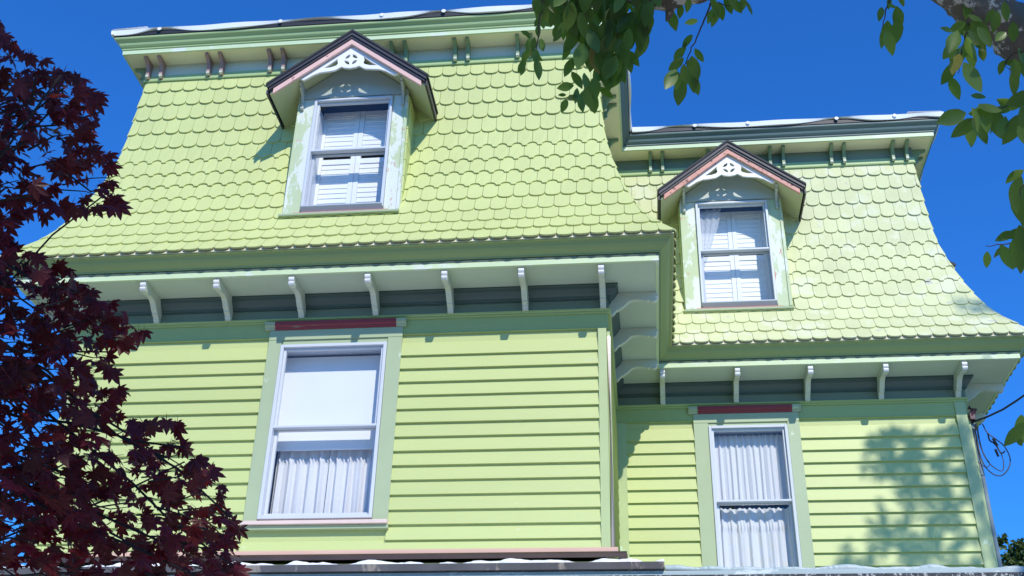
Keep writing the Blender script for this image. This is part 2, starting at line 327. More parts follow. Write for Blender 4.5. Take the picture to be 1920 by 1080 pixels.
sweep('frieze_board',[(0,.878),(.016,.878),(.016,1.0175),(0,1.0175)],M['band'])
sweep('frieze_bead',[(.0,.866),(.022,.866),(.024,.872),(.0165,.8775),(0,.8775)],M['band'])
# upper cornice
UP=-.05
sweep('upper_band',[(-.10,4.078),(-.022,4.078),(-.018,4.090),(-.026,4.100),(-.026,4.1565),(-.10,4.1565)],M['upcrown'])
def edgemat(profile,name,mA,mB,wingedges=(2,3),closed=True):
    mi=None; b=MB(); n=len(profile); V=[]
    for i in range(6):
        for p,z in profile: q=off(i,p); V.append((q.x,q.y,z))
    for i in range(6):
        j=(i+1)%6
        for k in range(n): k2=(k+1)%n; b.f.append((i*n+k,j*n+k,j*n+k2,i*n+k2)); b.a.append(.5); b.mi.append(1 if i in wingedges else 0)
    b.v=V; return hp(b.build(name,[mA,mB]))
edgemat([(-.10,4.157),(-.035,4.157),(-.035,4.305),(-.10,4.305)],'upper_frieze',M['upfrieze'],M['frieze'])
sweep('upper_soffit',[(-.10,4.3055),(.158,4.3055),(.158,4.325),(-.10,4.325)],M['upsoffit'])
sweep('upper_fascia',[(.1585,4.302),(.179,4.302),(.181,4.349),(.1585,4.349)],M['strip'])
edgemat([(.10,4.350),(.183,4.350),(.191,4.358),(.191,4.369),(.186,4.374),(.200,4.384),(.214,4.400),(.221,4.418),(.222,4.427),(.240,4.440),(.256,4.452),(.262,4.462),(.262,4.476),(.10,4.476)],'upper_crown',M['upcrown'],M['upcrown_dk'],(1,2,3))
sweep('roof_underlay',[(-.2,4.4765),(.262,4.4765),(.270,4.484),(.273,4.530),(-.2,4.530)],M['black'])
# white wavy membrane edge round the flat roof
mb=MB(); V=[];per=[]
for i,(a,b_,d_,n_,L) in enumerate(EN):
    T=TE(i); N=int(L/.04); s0=-cvx(i)*.30; s1=L+cvx((i+1)%6)*.30
    pr=None
    for k in range(N+1):
        s=s0+(s1-s0)*k/N; wv=.5+.5*math.sin(s*4.3+i*1.7+.9*math.sin(s*1.9)); wv=max(0,min(1,wv))
        zb=4.490+.057*wv**1.8; po=.286+.006*math.sin(s*7)
        e=min(s-s0,s1-s)
        if e<.45: q_=e/.45; zb=4.490+(zb-4.490)*q_*q_*(3-2*q_)
        cur=[T(s,.262,zb),T(s,po,zb),T(s,po+.012,4.549),T(s,.27,4.563),T(s,-.1,4.575)]
        if pr: mb.add(pr+cur,[(j,j+1,j+6,j+5) for j in range(4)],a=.5)
        pr=cur
q=[off(i,-.1) for i in range(6)]; mb.add([(v.x,v.y,4.575) for v in q],[(0,1,2,3,4,5)])
o=hp(mb.build('roof_membrane',M['membrane'],recalc=False))
# fixing plates on the membrane
def disc(T,u,z,p,name='fixing_plate'):
    b=MB(); n=14; P=[T(u+.024*math.cos(2*PI*k/n),p,z+.024*math.sin(2*PI*k/n)) for k in range(n)]+[T(u+.019*math.cos(2*PI*k/n),p+.004,z+.019*math.sin(2*PI*k/n)) for k in range(n)]+[T(u,p+.002,z)]
    b.add(P,[(k,(k+1)%n,n+(k+1)%n,n+k) for k in range(n)]+[(n+k,n+(k+1)%n,2*n) for k in range(n)]); return b.build(name,M['membrane'],o)
for uu in (-2.38,-1.04,.06,.72,1.85): disc(Tm,uu,4.532,.298)
for uu in (3.38,4.0,5.02,5.68): disc(Tw,uu,4.532,.298)
# ------------------------------------------------------------------ walls
WX=[(0,-.753-XL,.495-XL,-.925,1.03),(2,3.164-XW,4.247-XW,-1.6,1.03)]
def clap(i,z_first,step,u0,u1,zbot,name,win=None):
    T=TE(i); mb=MB(); z=z_first
    while z>.87: z-=step
    top=.90; zz=z+step
    while zz>zbot:
        zl_=max(zz-step+random.uniform(-.0022,.0022),zbot) ; zh=min(zz,top)
        segs=[(u0,u1)]
        if win and zl_<win[3] and zh>win[2]: segs=[(u0,win[0]+.01),(win[1]-.01,u1)]
        for (a,b) in segs:
            # boards in random lengths, butt jointed
            x=a
            while x<b-.01:
                x2=b if random.random()<.55 else min(b,x+random.uniform(1.2,2.6))
                if b-x2<.5: x2=b
                h=random.uniform(-.0015,.0015); e=.0015 if x2<b else 0; pb=.031+h
                poly=[(0.0,zl_),(pb,zl_),(pb-.002,zl_+.003),(.005,zh+.004),(0,zh+.004)]
                mb.prism(T,poly,x+(.0008 if x>a else 0),x2-e); x=x2
        zz-=step
    # sheathing behind
    for (a,b,c,e) in ([(u0-.0,u1,zbot,.9)] if not win else [(u0,win[0]+.02,zbot,.9),(win[1]-.02,u1,zbot,.9),(win[0]+.02,win[1]-.02,zbot,max(zbot,win[2]+.02))]):
        if e-c>.01: mb.box(T,a,b,-.05,-.002,c,e)
    return hp(mb.build(name,M['wall']))
wm=WX[0]; ww=WX[1]
clap(0,.651,.1305,.08,XW-XL-.077,-1.13,'clapboard_wall',(wm[1],wm[2],wm[3],wm[4]))
clap(1,.651,.1305,.10,D-.06,-1.13,'clapboard_wall')
clap(2,.655,.1332,.118,XR-XW-.11,-1.7,'clapboard_wall',(ww[1],ww[2],-1.4,ww[4]))
clap(3,.655,.1332,.11,BK-D-.1,-4.9,'clapboard_wall'); clap(5,.651,.1305,.1,BK-.1,-4.9,'clapboard_wall'); clap(4,.651,.1305,.1,XR-XL-.1,-4.9,'clapboard_wall')
# ground floor walls below the porch
b=MB()
for i in (0,1,2):
    b.box(TE(i),.0,EN[i][4],-.06,-.003,GZ-.1,-1.7 if i==2 else -1.232)
hp(b.build('lower_wall',M['wall']))
def trim(name,T,u0,u1,p0,p1,z0,z1,mt,parent=house,bevel=.003):
    b=MB(); b.box(T,u0,u1,p0,p1,z0,z1); o=b.build(name,mt,None,bevel=bevel); return hp(o,parent)
trim('corner_board',Tm,2.265,2.3415,-.02,.030,-1.13,.8655,M['cboard'])
trim('corner_board',TE(1),.0005,.10,0,.030,-1.13,.8655,M['cboard'])
b=MB(); b.tube([(2.362,-.012,-1.13),(2.362,-.012,.78),(2.359,-.008,.80)],[.017,.017,.006],10); hp(b.build('corner_bead',M['pipe'],smooth=True))
trim('corner_board',TE(1),D-.06,D-.032,0,.026,-1.7,.8655,M['cboard'])
trim('corner_board',Tw,2.343,2.46,-.02,.028,-1.7,.8655,M['cboard'])
trim('corner_board',Tw,5.822,5.931,-.02,.030,-1.7,1.017,M['cboard'])
trim('corner_board',TE(3),.0005,.10,0,.030,-4.9,.8655,M['cboard'])
trim('corner_board',Tm,XL,XL+.08,-.02,.030,-1.13,.8655,M['cboard'])
b=MB(); b.box(lambda u,p,z:(u,p,z),5.962,6.000,2.16,2.22,-1.72,.86)
hp(b.build('downpipe',M['downpipe'],bevel=.004))
# water table and brown flashing at the foot of the upper wall
trim('water_table',Tm,XL,2.40,-.02,.045,-1.172,-1.1305,M['peach'])
b=MB(); b.prism(Tm,[(0,-1.1725),(.07,-1.1725),(.09,-1.195),(.09,-1.225),(.08,-1.225),(.075,-1.2),(0,-1.19)],XL-.02,2.47); b.box(Tm,2.40,2.475,.02,.088,-1.236,-1.1995)
hp(b.build('wall_flashing',M['brown']))
# ------------------------------------------------------------------ eave brackets
def bracket_mesh(name,poly,w_):
    b=MB(); b.prism(lambda u,p,z:(u,-p,z),poly,-w_/2,w_/2); o=b.build(name,None,bevel=.0025); return o
def arc(pts,a,b,c,n=6):
    return [((1-t)**2*a[0]+2*t*(1-t)*b[0]+t*t*c[0],(1-t)**2*a[1]+2*t*(1-t)*b[1]+t*t*c[1]) for t in [k/n for k in range(n+1)]]
bp_=[(.0225,0),(.450,0),(.450,-.020)]+arc(0,(.466,-.024),(.474,-.042),(.460,-.056))+[(.444,-.060)]+arc(0,(.458,-.066),(.466,-.084),(.440,-.100))+[(.404,-.100),(.400,-.088),(.380,-.090)]+arc(0,(.372,-.098),(.27,-.060),(.205,-.098),8)+[(.150,-.150),(.128,-.158),(.126,-.172)]+arc(0,(.118,-.174),(.085,-.178),(.078,-.205))+[(.066,-.212),(.064,-.226),(.0225,-.226)]
def place(base,name,T_edge,u,z,mt,first):
    o=base if first[0] else base.copy()
    if not first[0]: COL.objects.link(o)
    first[0]=False; a,b_,d_,n_,L=EN[T_edge]
    o.name=name; q=TE(T_edge)(u,0,z); ang=math.atan2(d_.y,d_.x)
    o.parent=house; o.matrix_parent_inverse=HINV; o.location=q; o.rotation_euler=(0,0,ang); return o
base=bracket_mesh('eave_bracket',bp_,.052); base.data.materials.clear(); base.data.materials.append(M['bracket']); base.data.materials.append(M['white']); f=[True]
for pg in base.data.polygons:
    if -pg.center.y>.43 and pg.center.z<-.005 and abs(pg.normal.x)<.5: pg.material_index=1  # nose faces whitened: sunlight on them is put into the colour
for x in (-1.862,-1.168,-.466,.234,.930,1.616,2.319): place(base,'eave_bracket',0,x-XL,1.2795,None,f)
place(base,'eave_bracket',0,-2.56-XL,1.2795,None,f)
for x in (2.858,3.622,4.355,5.101,5.870): place(base,'eave_bracket',2,x-XW,1.2795,None,f)
for y in (.10,.80,1.50): place(base,'eave_bracket',1,y,1.2795,None,f)
for y in (.14,.9,1.7): place(base,'eave_bracket',3,y,1.2795,None,f)
for y in (8.9,8.1): place(base,'eave_bracket',5,BK-(BK-y) if False else y,1.2795,None,f)
up_=[(-.0345,0),(.135,0),(.135,-.022)]+arc(0,(.125,-.03),(.06,-.045),(.040,-.10),6)+arc(0,(.035,-.11),(.02,-.14),(.028,-.170),4)+[(.026,-.196),(.0,-.205),(-.0345,-.205)]
def mk(mt,nm):
    o=bracket_mesh('cornice_bracket',up_,.036); o.data.materials.clear(); o.data.materials.append(mt); o.data.materials.append(M['bracket'])
    for pg in o.data.polygons:
        if pg.center.z<-.180 and -pg.center.y>.0 and abs(pg.normal.x)<.5: pg.material_index=1
    return o
pk=mk(M['bracket_pink'],'p'); pk['label']='mauve primed bracket'; f=[True]
for x in (-2.552,-2.403,-1.872,-1.727,-1.188,-1.041): place(pk,'cornice_bracket',0,x-XL,4.3045,None,f)
gk=mk(M['bracket_green'],'g'); f=[True]
for x in (-.50,-.36,.145,.29,.818,.953,1.478,1.62,2.16,2.29): place(gk,'cornice_bracket',0,x-XL,4.3045,None,f)
for x in (2.842,2.987,3.52,3.66,4.249,4.403,4.955,5.102,5.659,5.817): place(gk,'cornice_bracket',2,x-XW,4.3045,None,f)
for y in (.05,.2,.95,1.10,1.75): place(gk,'cornice_bracket',1,y,4.3045,None,f)
for y in (.10,.25,.9,1.05): place(gk,'cornice_bracket',3,y,4.3045,None,f)
for y in (8.93,8.78): place(gk,'cornice_bracket',5,y,4.3045,None,f)
# ------------------------------------------------------------------ windows
def sub(mb,name,mt,parent,**k): return mb.build(name,mt,parent,**k)
def pane(T,u0,u1,p,z0,z1,parent):
    b=MB(); b.add([T(u0,p,z0),T(u1,p,z0),T(u1,p,z1),T(u0,p,z1)],[(0,1,2,3)]); return b.build('pane',M['glass'],parent,recalc=False)
def rect_frame(T,u0,u1,p0,p1,z0,z1,w_,wb=None,wt=None):
    b=MB(); wb=wb or w_; wt=wt or w_
    b.box(T,u0,u0+w_,p0,p1,z0,z1); b.box(T,u1-w_,u1,p0,p1,z0,z1); b.box(T,u0+w_,u1-w_,p0+.0006,p1-.0006,z0,z0+wb); b.box(T,u0+w_,u1-w_,p0+.0006,p1-.0006,z1-wt,z1); return b
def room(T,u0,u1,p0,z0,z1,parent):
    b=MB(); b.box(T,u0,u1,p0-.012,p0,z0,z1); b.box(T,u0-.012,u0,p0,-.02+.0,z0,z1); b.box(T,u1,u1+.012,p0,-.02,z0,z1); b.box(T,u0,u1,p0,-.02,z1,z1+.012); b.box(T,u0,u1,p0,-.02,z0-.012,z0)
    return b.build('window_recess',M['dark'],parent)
def wall_window(T,cu0,cu1,f0,f1,zt,zb,rail,sill,name='window'):
    W=hp(empty(name)); W.parent=house; W.matrix_parent_inverse=HINV
    # casing boards
    b=MB(); b.box(T,cu0,f0-.002,0,.032,zb-.06,.8405); b.box(T,f1+.002,cu1,0,.032,zb-.06,.8405); b.box(T,cu0,cu1,0,.033,.841,.944); sub(b,'casing',M['trim'],W,bevel=.003)
    b=MB(); b.box(T,f0-.002,f1+.002,0,.018,zt+.001,.8405); sub(b,'head_casing',M['trim'],W)
    b=MB(); b.prism(T,[(0,.9445),(.040,.9445),(.048,.956),(.050,.968),(.066,.976),(.070,.990),(.070,1.0155),(.060,1.020),(0,1.020)],cu0-.045,cu1+.03); sub(b,'head_moulding',M['trim'],W)
    b=MB(); b.prism(T,[(.0415,.9435),(.0495,.9555),(.0515,.9672),(.0675,.9752),(.0715,.990),(.0715,1.0165),(.060,1.0165),(.058,.99),(.04,.975),(.033,.9435)],cu0+.05,cu1-.06); o=sub(b,'painted_moulding_face',M['red'],W); o['label']='dark red painted strip'
    if sill:
        b=MB(); b.prism(T,[(0,zb-.055),(.085,zb-.060),(.088,zb-.028),(0,zb-.012)],cu0-.01,cu1+.005); sub(b,'sill',M['sillpink'],W,bevel=.003)
        b=MB(); b.box(T,cu0-.005,cu1+.01,0,.055,zb-.095,zb-.0605); sub(b,'sill_apron',M['trim'],W,bevel=.003)
    # frame and sashes
    b=rect_frame(T,f0,f1,-.03,.045,zb,zt,.030,.034); sub(b,'frame',M['frame'],W,bevel=.003)
    b=rect_frame(T,f0+.0305,f1-.0305,-.020,.018,rail-.012,zt-.0305,.022); sub(b,'sash',M['frame'],W,bevel=.002)
    b=rect_frame(T,f0+.0305,f1-.0305,-.055,-.022,zb+.0345,rail+.012,.028,.034,.036); sub(b,'sash',M['frame'],W,bevel=.002)
    b=MB(); b.box(T,f0+.01,f1-.01,-.02,.036,rail-.016,rail+.006); sub(b,'meeting_rail',M['frame'],W,bevel=.003)
    pane(T,f0+.053,f1-.053,.0,rail+.008,zt-.053,W); pane(T,f0+.059,f1-.059,-.038,zb+.07,rail-.025,W)
    room(T,f0-.02,f1+.02,-.42,zb-.02,zt+.03,W)
    b=MB(); b.box(T,f0-.03,f0+.0,-.19,-.031,zb,zt); b.box(T,f1,f1+.03,-.19,-.031,zb,zt); b.box(T,f0,f1,-.19,-.031,zt-.02,zt+.01); sub(b,'jambs',M['frame'],W)
    return W
W1=wall_window(Tm,-.753,.495,-.628,.360,.790,-.858,-.012,True)
W2=wall_window(Tw,3.164,4.247,3.316,4.122,.805,-1.25,-.004,False)
# ------------------------------------------------------------------ dormers
def rake(x,z0,s=.79): return z0-s*abs(x)
def circ(cx,cz,r,n=28): return [(cx+r*math.cos(2*PI*k/n),cz+r*math.sin(2*PI*k/n)) for k in range(n)]
def dormer(edge,c,worn=False,back=-.32):
    TT=TE(edge); T=lambda u,p,z: TT(c+u,p,z)
    Dm=hp(empty('dormer')); Dm.parent=house; Dm.matrix_parent_inverse=HINV
    pf=.28; S=.79; ZA=4.078
    # cheeks + gable face
    for s in (-1,1):
        b=MB(); b.prism(T,[(pf-.002,DZ0),(pf-.002,rake(.56,3.925)),(back,rake(.56,3.925)),(back,DZ0)],s*.56-(.03 if s>0 else 0),s*.56+(.03 if s<0 else 0))
        for k in range(7):
            z=2.10+.19*k; b.prism(T,[(pf-.03,z),(pf-.03,z+.18),(back,z+.18),(back,z)],s*.5605,s*.578)
        sub(b,'cheek',M['wall'],Dm)
    b=MB(); b.slab(T,[(-.56,3.4425),(.56,3.4425),(.56,rake(.56,3.935)),(0,3.935),(-.56,rake(.56,3.935))],pf-.05,pf+.028); sub(b,'gable_face',M['tymp'],Dm)
    # casing
    b=MB(); b.box(T,-.562,-.392,pf-.05,pf+.006,2.06,3.442); b.box(T,.412,.562,pf-.05,pf+.006,2.06,3.442); b.box(T,-.3915,.4115,pf-.05,pf+.005,3.424,3.442); b.box(T,.535,.566,pf-.045,pf+.018,2.06,3.44); b.box(T,-.566,-.550,pf-.045,pf+.012,2.06,3.44)
    sub(b,'casing',M['casing'],Dm,bevel=.003)
    b=MB(); b.prism(T,[(pf-.05,2.0),(pf+.060,2.008),(pf+.062,2.030),(pf-.02,2.0595),(pf-.05,2.0595)],-.585,.575); sub(b,'sill',M['trim'],Dm,bevel=.003)
    b=MB(); b.prism(T,[(pf-.01,2.057),(pf+.038,2.043),(pf+.040,2.052),(pf-.01,2.070)],-.45,.46); sub(b,'sill_edge',M['sillred'],Dm)
    b=MB(); b.prism(T,[(0.2,1.955),(pf+.02,1.965),(pf+.022,2.0),(0.2,2.0)],-.57,.56); sub(b,'sill_apron',M['crown'],Dm)
    # window frame
    b=rect_frame(T,-.390,.410,pf-.045,pf+.035,2.095,3.423,.026,.030); sub(b,'window_frame',M['frame'],Dm,bevel=.003)
    b=MB(); b.prism(T,[(pf-.03,2.0705),(pf+.010,2.0705),(pf+.052,2.110),(pf+.052,2.122),(pf+.0355,2.124),(pf+.0355,2.0945),(pf-.03,2.0945)],-.385,.405); sub(b,'frame_sill',M['frame_sh'],Dm)
    rl=2.795
    b=rect_frame(T,-.3635,.3835,pf-.035,pf+.0,rl-.012,3.3965,.020); sub(b,'sash',M['frame'],Dm,bevel=.002)
    b=rect_frame(T,-.3635,.3835,pf-.078,pf-.040,2.1255,rl+.008,.026,.03,.034); sub(b,'sash',M['frame_sh'],Dm,bevel=.002)
    b=MB(); b.box(T,-.378,.398,pf-.035,pf+.022,rl-.016,rl+.006); sub(b,'meeting_rail',M['frame'],Dm,bevel=.003)
    pane(T,-.345,.365,pf-.016,rl+.008,3.378,Dm); pane(T,-.339,.359,pf-.058,2.155,rl-.026,Dm)
    # interior shutters
    b=MB(); ps=.03; zb_,zt_=2.20,3.445; u0,um,u1=-.368,.02,.398
    for (a,e) in ((u0,um-.002),(um+.002,u1)):
        b.box(T,a,a+.048,ps,ps+.028,zb_,zt_); b.box(T,e-.048,e,ps,ps+.028,zb_,zt_); b.box(T,a+.048,e-.048,ps+.001,ps+.026,zt_-.055,zt_); b.box(T,a+.048,e-.048,ps+.001,ps+.026,zb_,zb_+.06); b.box(T,a+.048,e-.048,ps+.001,ps+.026,2.79,2.85)
        z=zb_+.062
        while z<zt_-.06:
            if not (2.74<z<2.85): b.prism(T,[(ps+.004,z),(ps+.022,z+.006),(ps+.016,z+.062),(ps+.010,z+.064)],a+.05,e-.05)
            z+=.058
    sub(b,'interior_shutter',M['shutter'],Dm)
    b=MB(); b.box(T,-.40,-.392,pf-.20,pf-.05,2.10,3.42); b.box(T,.412,.42,pf-.20,pf-.05,2.10,3.42); b.box(T,-.374,-.352,.06,.20,2.14,3.36); sub(b,'jambs',M['frame'],Dm)
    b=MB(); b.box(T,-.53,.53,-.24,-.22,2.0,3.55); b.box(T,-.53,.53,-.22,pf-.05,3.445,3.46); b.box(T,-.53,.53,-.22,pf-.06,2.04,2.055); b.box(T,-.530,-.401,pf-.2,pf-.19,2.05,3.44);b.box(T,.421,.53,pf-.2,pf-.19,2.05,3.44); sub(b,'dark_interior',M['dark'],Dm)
    # roof: layered slabs with raking front
    def roofpoly(zt0,zb0,hw,cut=0):
        return [(-hw,rake(hw,zt0)),(0,zt0),(hw,rake(hw,zt0)),(hw,rake(hw,zb0)),(0,zb0),(-hw,rake(hw,zb0))]
    b=MB(); b.slab(T,roofpoly(ZA,ZA-.036,.815),back-.2,.600); sub(b,'roof',M['roofblack'],Dm,bevel=.006)
    b=MB(); b.slab(T,roofpoly(ZA-.0365,ZA-.072,.800),back-.2,.588); b.slab(T,roofpoly(ZA-.0725,ZA-.102,.782),back-.2,.574); sub(b,'rake_moulding',M['moulding'],Dm)
    b=MB(); b.slab(T,roofpoly(ZA-.1025,ZA-.172,.745),.535,.562); o=sub(b,'rake_fascia',M['pinkworn' if worn else 'pink'],Dm,bevel=.003); 
    if worn: o['label']='badly peeling red and pink fascia'
    else: o['label']='pink primed fascia'
    b=MB(); b.slab(T,roofpoly(ZA-.1025,ZA-.130,.780),back-.2,.5345); sub(b,'dormer_soffit',M['dsoff'],Dm)
    for s in (-1,1):
        b=MB(); b.box(T,s*.800-.008,s*.800+.008,back-.2,.570,rake(.8,ZA-.1)-.035,rake(.8,ZA-.1)+.02); sub(b,'eave_board',M['moulding'],Dm)
    b=MB(); b.slab(T,roofpoly(ZA-.1305,ZA-.160,.60),.527,.5340); sub(b,'rake_bead',M['frame_sh'],Dm)
    # fretwork
    zt=3.925; 
    half=[(.495,3.515),(.46,3.500),(.415,3.528),(.37,3.560),(.30,3.588),(.22,3.596),(.15,3.606),(.110,3.634),(.088,3.648),(.060,3.632),(0,3.622)]; bottom=[(-a,b_) for a,b_ in half]+[(a,b_) for a,b_ in half[::-1]][1:]
    outer=[(0,zt),(.495,rake(.495,zt))]+list(reversed(bottom))+[(-.495,rake(.495,zt))]
    holes=[]; cz=3.735; r=.068
    for k in range(4):
        a0=k*PI/2+.16; a1=(k+1)*PI/2-.16; pts=[(r*math.cos(a0+(a1-a0)*t/6),cz+r*math.sin(a0+(a1-a0)*t/6)) for t in range(7)]
        mid=(a0+a1)/2; q0=pts[-1]; q1=pts[0]; cm=(.012*math.cos(mid),cz+.012*math.sin(mid))
        for t in (1,2,3,4): tt=t/5; pts.append(((1-tt)**2*q0[0]+2*tt*(1-tt)*cm[0]+tt*tt*q1[0],(1-tt)**2*q0[1]+2*tt*(1-tt)*cm[1]+tt*tt*q1[1]))
        holes.append(pts)
    for s in (-1,1):
        h=[(s*.128,3.765),(s*.138,3.730),(s*.128,3.690),(s*.145,3.664),(s*.20,3.645),(s*.280,3.638),(s*.205,3.692),(s*.15,3.742)]
        holes.append(h if s>0 else h[::-1])
    fret(T,outer,holes,.500,.526,'fretwork',M['white'],Dm)
    # dormer scroll brackets
    poly=[(pf+.029,3.565),(.455,3.565),(.455,3.545),(.470,3.525),(.448,3.505),(.432,3.512),(.425,3.492),(.39,3.475),(.345,3.44),(.318,3.39),(.322,3.355),(.318,3.335),(.322,3.312),(.312,3.30),(pf+.007,3.30),(pf+.007,3.44),(pf+.029,3.444)]
    for s in (-1,1):
        b=MB(); b.prism(T,poly,s*.515-.014,s*.515+.014); sub(b,'scroll_bracket',M['tymp'],Dm,bevel=.002)
    return Dm
d1=dormer(0,-.14-XL,False); d2=dormer(2,3.71-XW,True); d3=dormer(3,4.25-D,False)
# ------------------------------------------------------------------ blinds and curtains (hang inside, own things)
b=MB(); b.box(Tm,-.620,.352,-.147,-.143,-.150,.745); b.box(Tm,-.618,.350,-.153,-.137,-.172,-.150)
tag(b.build('roller_shade',M['shade']),'white roller shade pulled halfway down in the left lower window','window shade')
def curtain(T,u0,u1,p,z0,z1,name,mt,label,folds=11,amp=.020,gather=None,jit=.35,wind=0):
    mb=MB(); NU=150; NZ=34; V=[]; ph=[random.uniform(0,6) for _ in range(4)]
    for j in range(NZ+1):
        z=z1+(z0-z1)*j/NZ
        for i in range(NU+1):
            t=i/NU; u=u0+(u1-u0)*t
            a=amp*(.6+.4*j/NZ)
            s=math.sin(2*PI*folds*t+ph[0]+jit*math.sin(3*t*6+ph[1])) +.4*math.sin(2*PI*folds*1.73*t+ph[2])+.25*math.sin(2*PI*folds*.37*t+j*.012+ph[3])
            dp=a*s
            if gather:
                for g in gather:
                    e=math.exp(-((z-g)/.018)**2); dp+=e*.014*math.sin(2*PI*folds*3.1*t)+e*.01
            V.append(T(u+.002*math.sin(j*.12+t*20),p+dp,z+(.006*math.sin(2*PI*folds*2*t) if j in(0,NZ) else 0)))
    n=NU+1; mb.add(V,[(j*n+i,j*n+i+1,(j+1)*n+i+1,(j+1)*n+i) for j in range(NZ) for i in range(NU)],a=.5)
    o=mb.build(name,mt,smooth=True,recalc=False); tag(o,label,'curtain','lace curtains in the lower windows'); return o
curtain(Tm,-.618,-.138,-.215,-.90,-.10,'lace_curtain',M['lace'],'white lace cafe curtain, left panel behind the lower sash of the left lower window',5,gather=(-.24,))
curtain(Tm,-.128,.350,-.215,-.90,-.10,'lace_curtain',M['lace'],'white lace cafe curtain, right panel behind the lower sash of the left lower window',5,gather=(-.24,))
curtain(Tw,3.330,4.108,-.12,.0,.755,'lace_curtain',M['lace'],'long white pleated lace curtain in the upper sash of the right lower window',13,amp=.016,gather=(.73,))
curtain(Tw,3.332,4.106,-.135,-1.2,-.035,'lace_curtain',M['lace'],'white lace curtain with a ruffled header in the lower sash of the right lower window',8,gather=(-.19,-.235))
mb=MB(); V=[]; NJ=24; NI=30                         # sheer swag in the right dormer
for j in range(NJ+1):
    t=j/NJ; z=3.39-.56*t
    w0=.235*(1-.75*t**1.4)+.01
    for i in range(NI+1):
        q=i/NI; V.append(Tw(3.71-.345+w0*q+.015*t,.28-.10+.008*math.sin(q*20+t*2),z+.02*q*(1-t)))
mb.add(V,[(j*(NI+1)+i,j*(NI+1)+i+1,(j+1)*(NI+1)+i+1,(j+1)*(NI+1)+i) for j in range(NJ) for i in range(NI)],a=.5)
tag(mb.build('sheer_curtain',M['sheer'],smooth=True,recalc=False),'sheer white curtain swept aside in the upper left of the right dormer window','curtain')
# ------------------------------------------------------------------ porch roof
P=hp(empty('porch')); P.parent=house; P.matrix_parent_inverse=HINV
yp=1.0
b=MB(); b.prism(Tm,[(yp-.012,-1.60),(yp-.012,-1.552),(.0,-1.30),(-.02,-1.30),(-.02,-1.62)],-3.6,2.742); b.prism(Tm,[(yp-.012,-1.66),(yp-.012,-1.600),(-D,-1.45),(-D,-1.72)],2.7425,7.5); sub(b,'porch_deck',M['greytrim'],P)
mb=MB(); pr=None; N=260                             # wrinkled white membrane edge
for k in range(N+1):
    u=-3.6+(2.745+3.6)*k/N; wv=.007*math.sin(u*9+2*math.sin(u*2.3))+.005*math.sin(u*23+1.3*math.sin(u*5))+random.uniform(-.002,.002)
    cur=[Tm(u,yp+.002+wv*.6,-1.551),Tm(u,yp+.010+wv,-1.530+wv),Tm(u,yp-.03+wv,-1.508+wv*1.3),Tm(u,yp-.25,-1.47+wv),Tm(u,.05,-1.29)]
    if pr: mb.add(pr+cur,[(j,j+1,j+6,j+5) for j in range(4)],a=.5)
    pr=cur
sub(mb,'membrane_edge',M['membrane'],P,smooth=True,recalc=False)
mb=MB(); pr=None
for k in range(N+1):
    u=2.75+(7.5-2.75)*k/N; wv=.006*math.sin(u*7+2*math.sin(u*2.9))+.004*math.sin(u*21+1.3*math.sin(u*4))+random.uniform(-.0015,.0015); dz=-.010*(u-2.75)
    cur=[Tm(u,yp+.002+wv*.6,-1.592+dz),Tm(u,yp+.010+wv,-1.572+wv+dz),Tm(u,yp-.03+wv,-1.555+wv*1.3+dz),Tm(u,yp-.4,-1.54+wv+dz),Tm(u,-1.2,-1.47)]
    if pr: mb.add(pr+cur,[(j,j+1,j+6,j+5) for j in range(4)],a=.5)
    pr=cur
sub(mb,'membrane_edge',M['greytrim'],P,smooth=True,recalc=False)
b=MB(); b.prism(Tm,[(yp+.001,-1.597),(yp+.045,-1.597),(yp+.052,-1.545),(yp+.046,-1.545),(yp+.04,-1.552),(yp+.001,-1.552)],-3.6,2.745); sub(b,'gutter',M['gutter'],P,bevel=.002)
b=MB(); b.box(Tm,-3.6,2.7425,yp-.4,yp+.012,-1.637,-1.6005); b.box(Tm,2.743,7.5,yp-.4,yp+.012,-1.637,-1.6005); sub(b,'porch_fascia',M['greytrim'],P)
b=MB(); b.box(Tm,-3.6,7.5,yp-.4,yp+.035,-1.72,-1.6375); sub(b,'porch_edge',M['gravel'],P)
b=MB(); b.box(Tm,-3.5,7.4,-.05,yp-.02,-1.80,-1.7205); sub(b,'porch_ceiling',M['soffit'],P)
for x in (-3.3,-.6,2.5,4.9,7.2):
    b=MB(); b.box(Tm,x-.07,x+.07,yp-.16,yp-.02,GZ,-1.7205); b.box(Tm,x-.1,x+.1,yp-.19,yp+.01,GZ,GZ+.25); b.box(Tm,x-.1,x+.1,yp-.19,yp+.01,-1.85,-1.78); sub(b,'porch_post',M['trim'],P,bevel=.006)
# ------------------------------------------------------------------ service cable at the right corner
b=MB(); A=Vector((6.03,2.18,.83))
wire=[pxy(1822,792,2.15),pxy(1850,782,2.05),pxy(1880,768,1.9),pxy(1905,752,1.8),pxy(1925,738,1.7)]
wire+= [wire[-1]+Vector((2,-3,1.3)),wire[-1]+Vector((7,-11,3.0))]
b.tube(wire,.010,8)
def loop(pts,r=.006):
    P_=[pxy(u,v,2.12+.03*math.sin(i*1.3)) for i,(u,v) in enumerate(pts)]
    # Catmull-Rom
    out=[]
    for i in range(len(P_)-1):
        p0=P_[max(i-1,0)];p1=P_[i];p2=P_[i+1];p3=P_[min(i+2,len(P_)-1)]
        for k in range(6):
            t=k/6; out.append(.5*((2*p1)+(p2-p0)*t+(2*p0-5*p1+4*p2-p3)*t*t+(3*p1-p0-3*p2+p3)*t**3))
    out.append(P_[-1]); b.tube(out,r,7)
loop([(1828,795),(1832,830),(1842,865),(1858,886),(1876,892),(1890,880),(1894,860),(1884,838),(1868,824),(1852,812),(1842,795)])
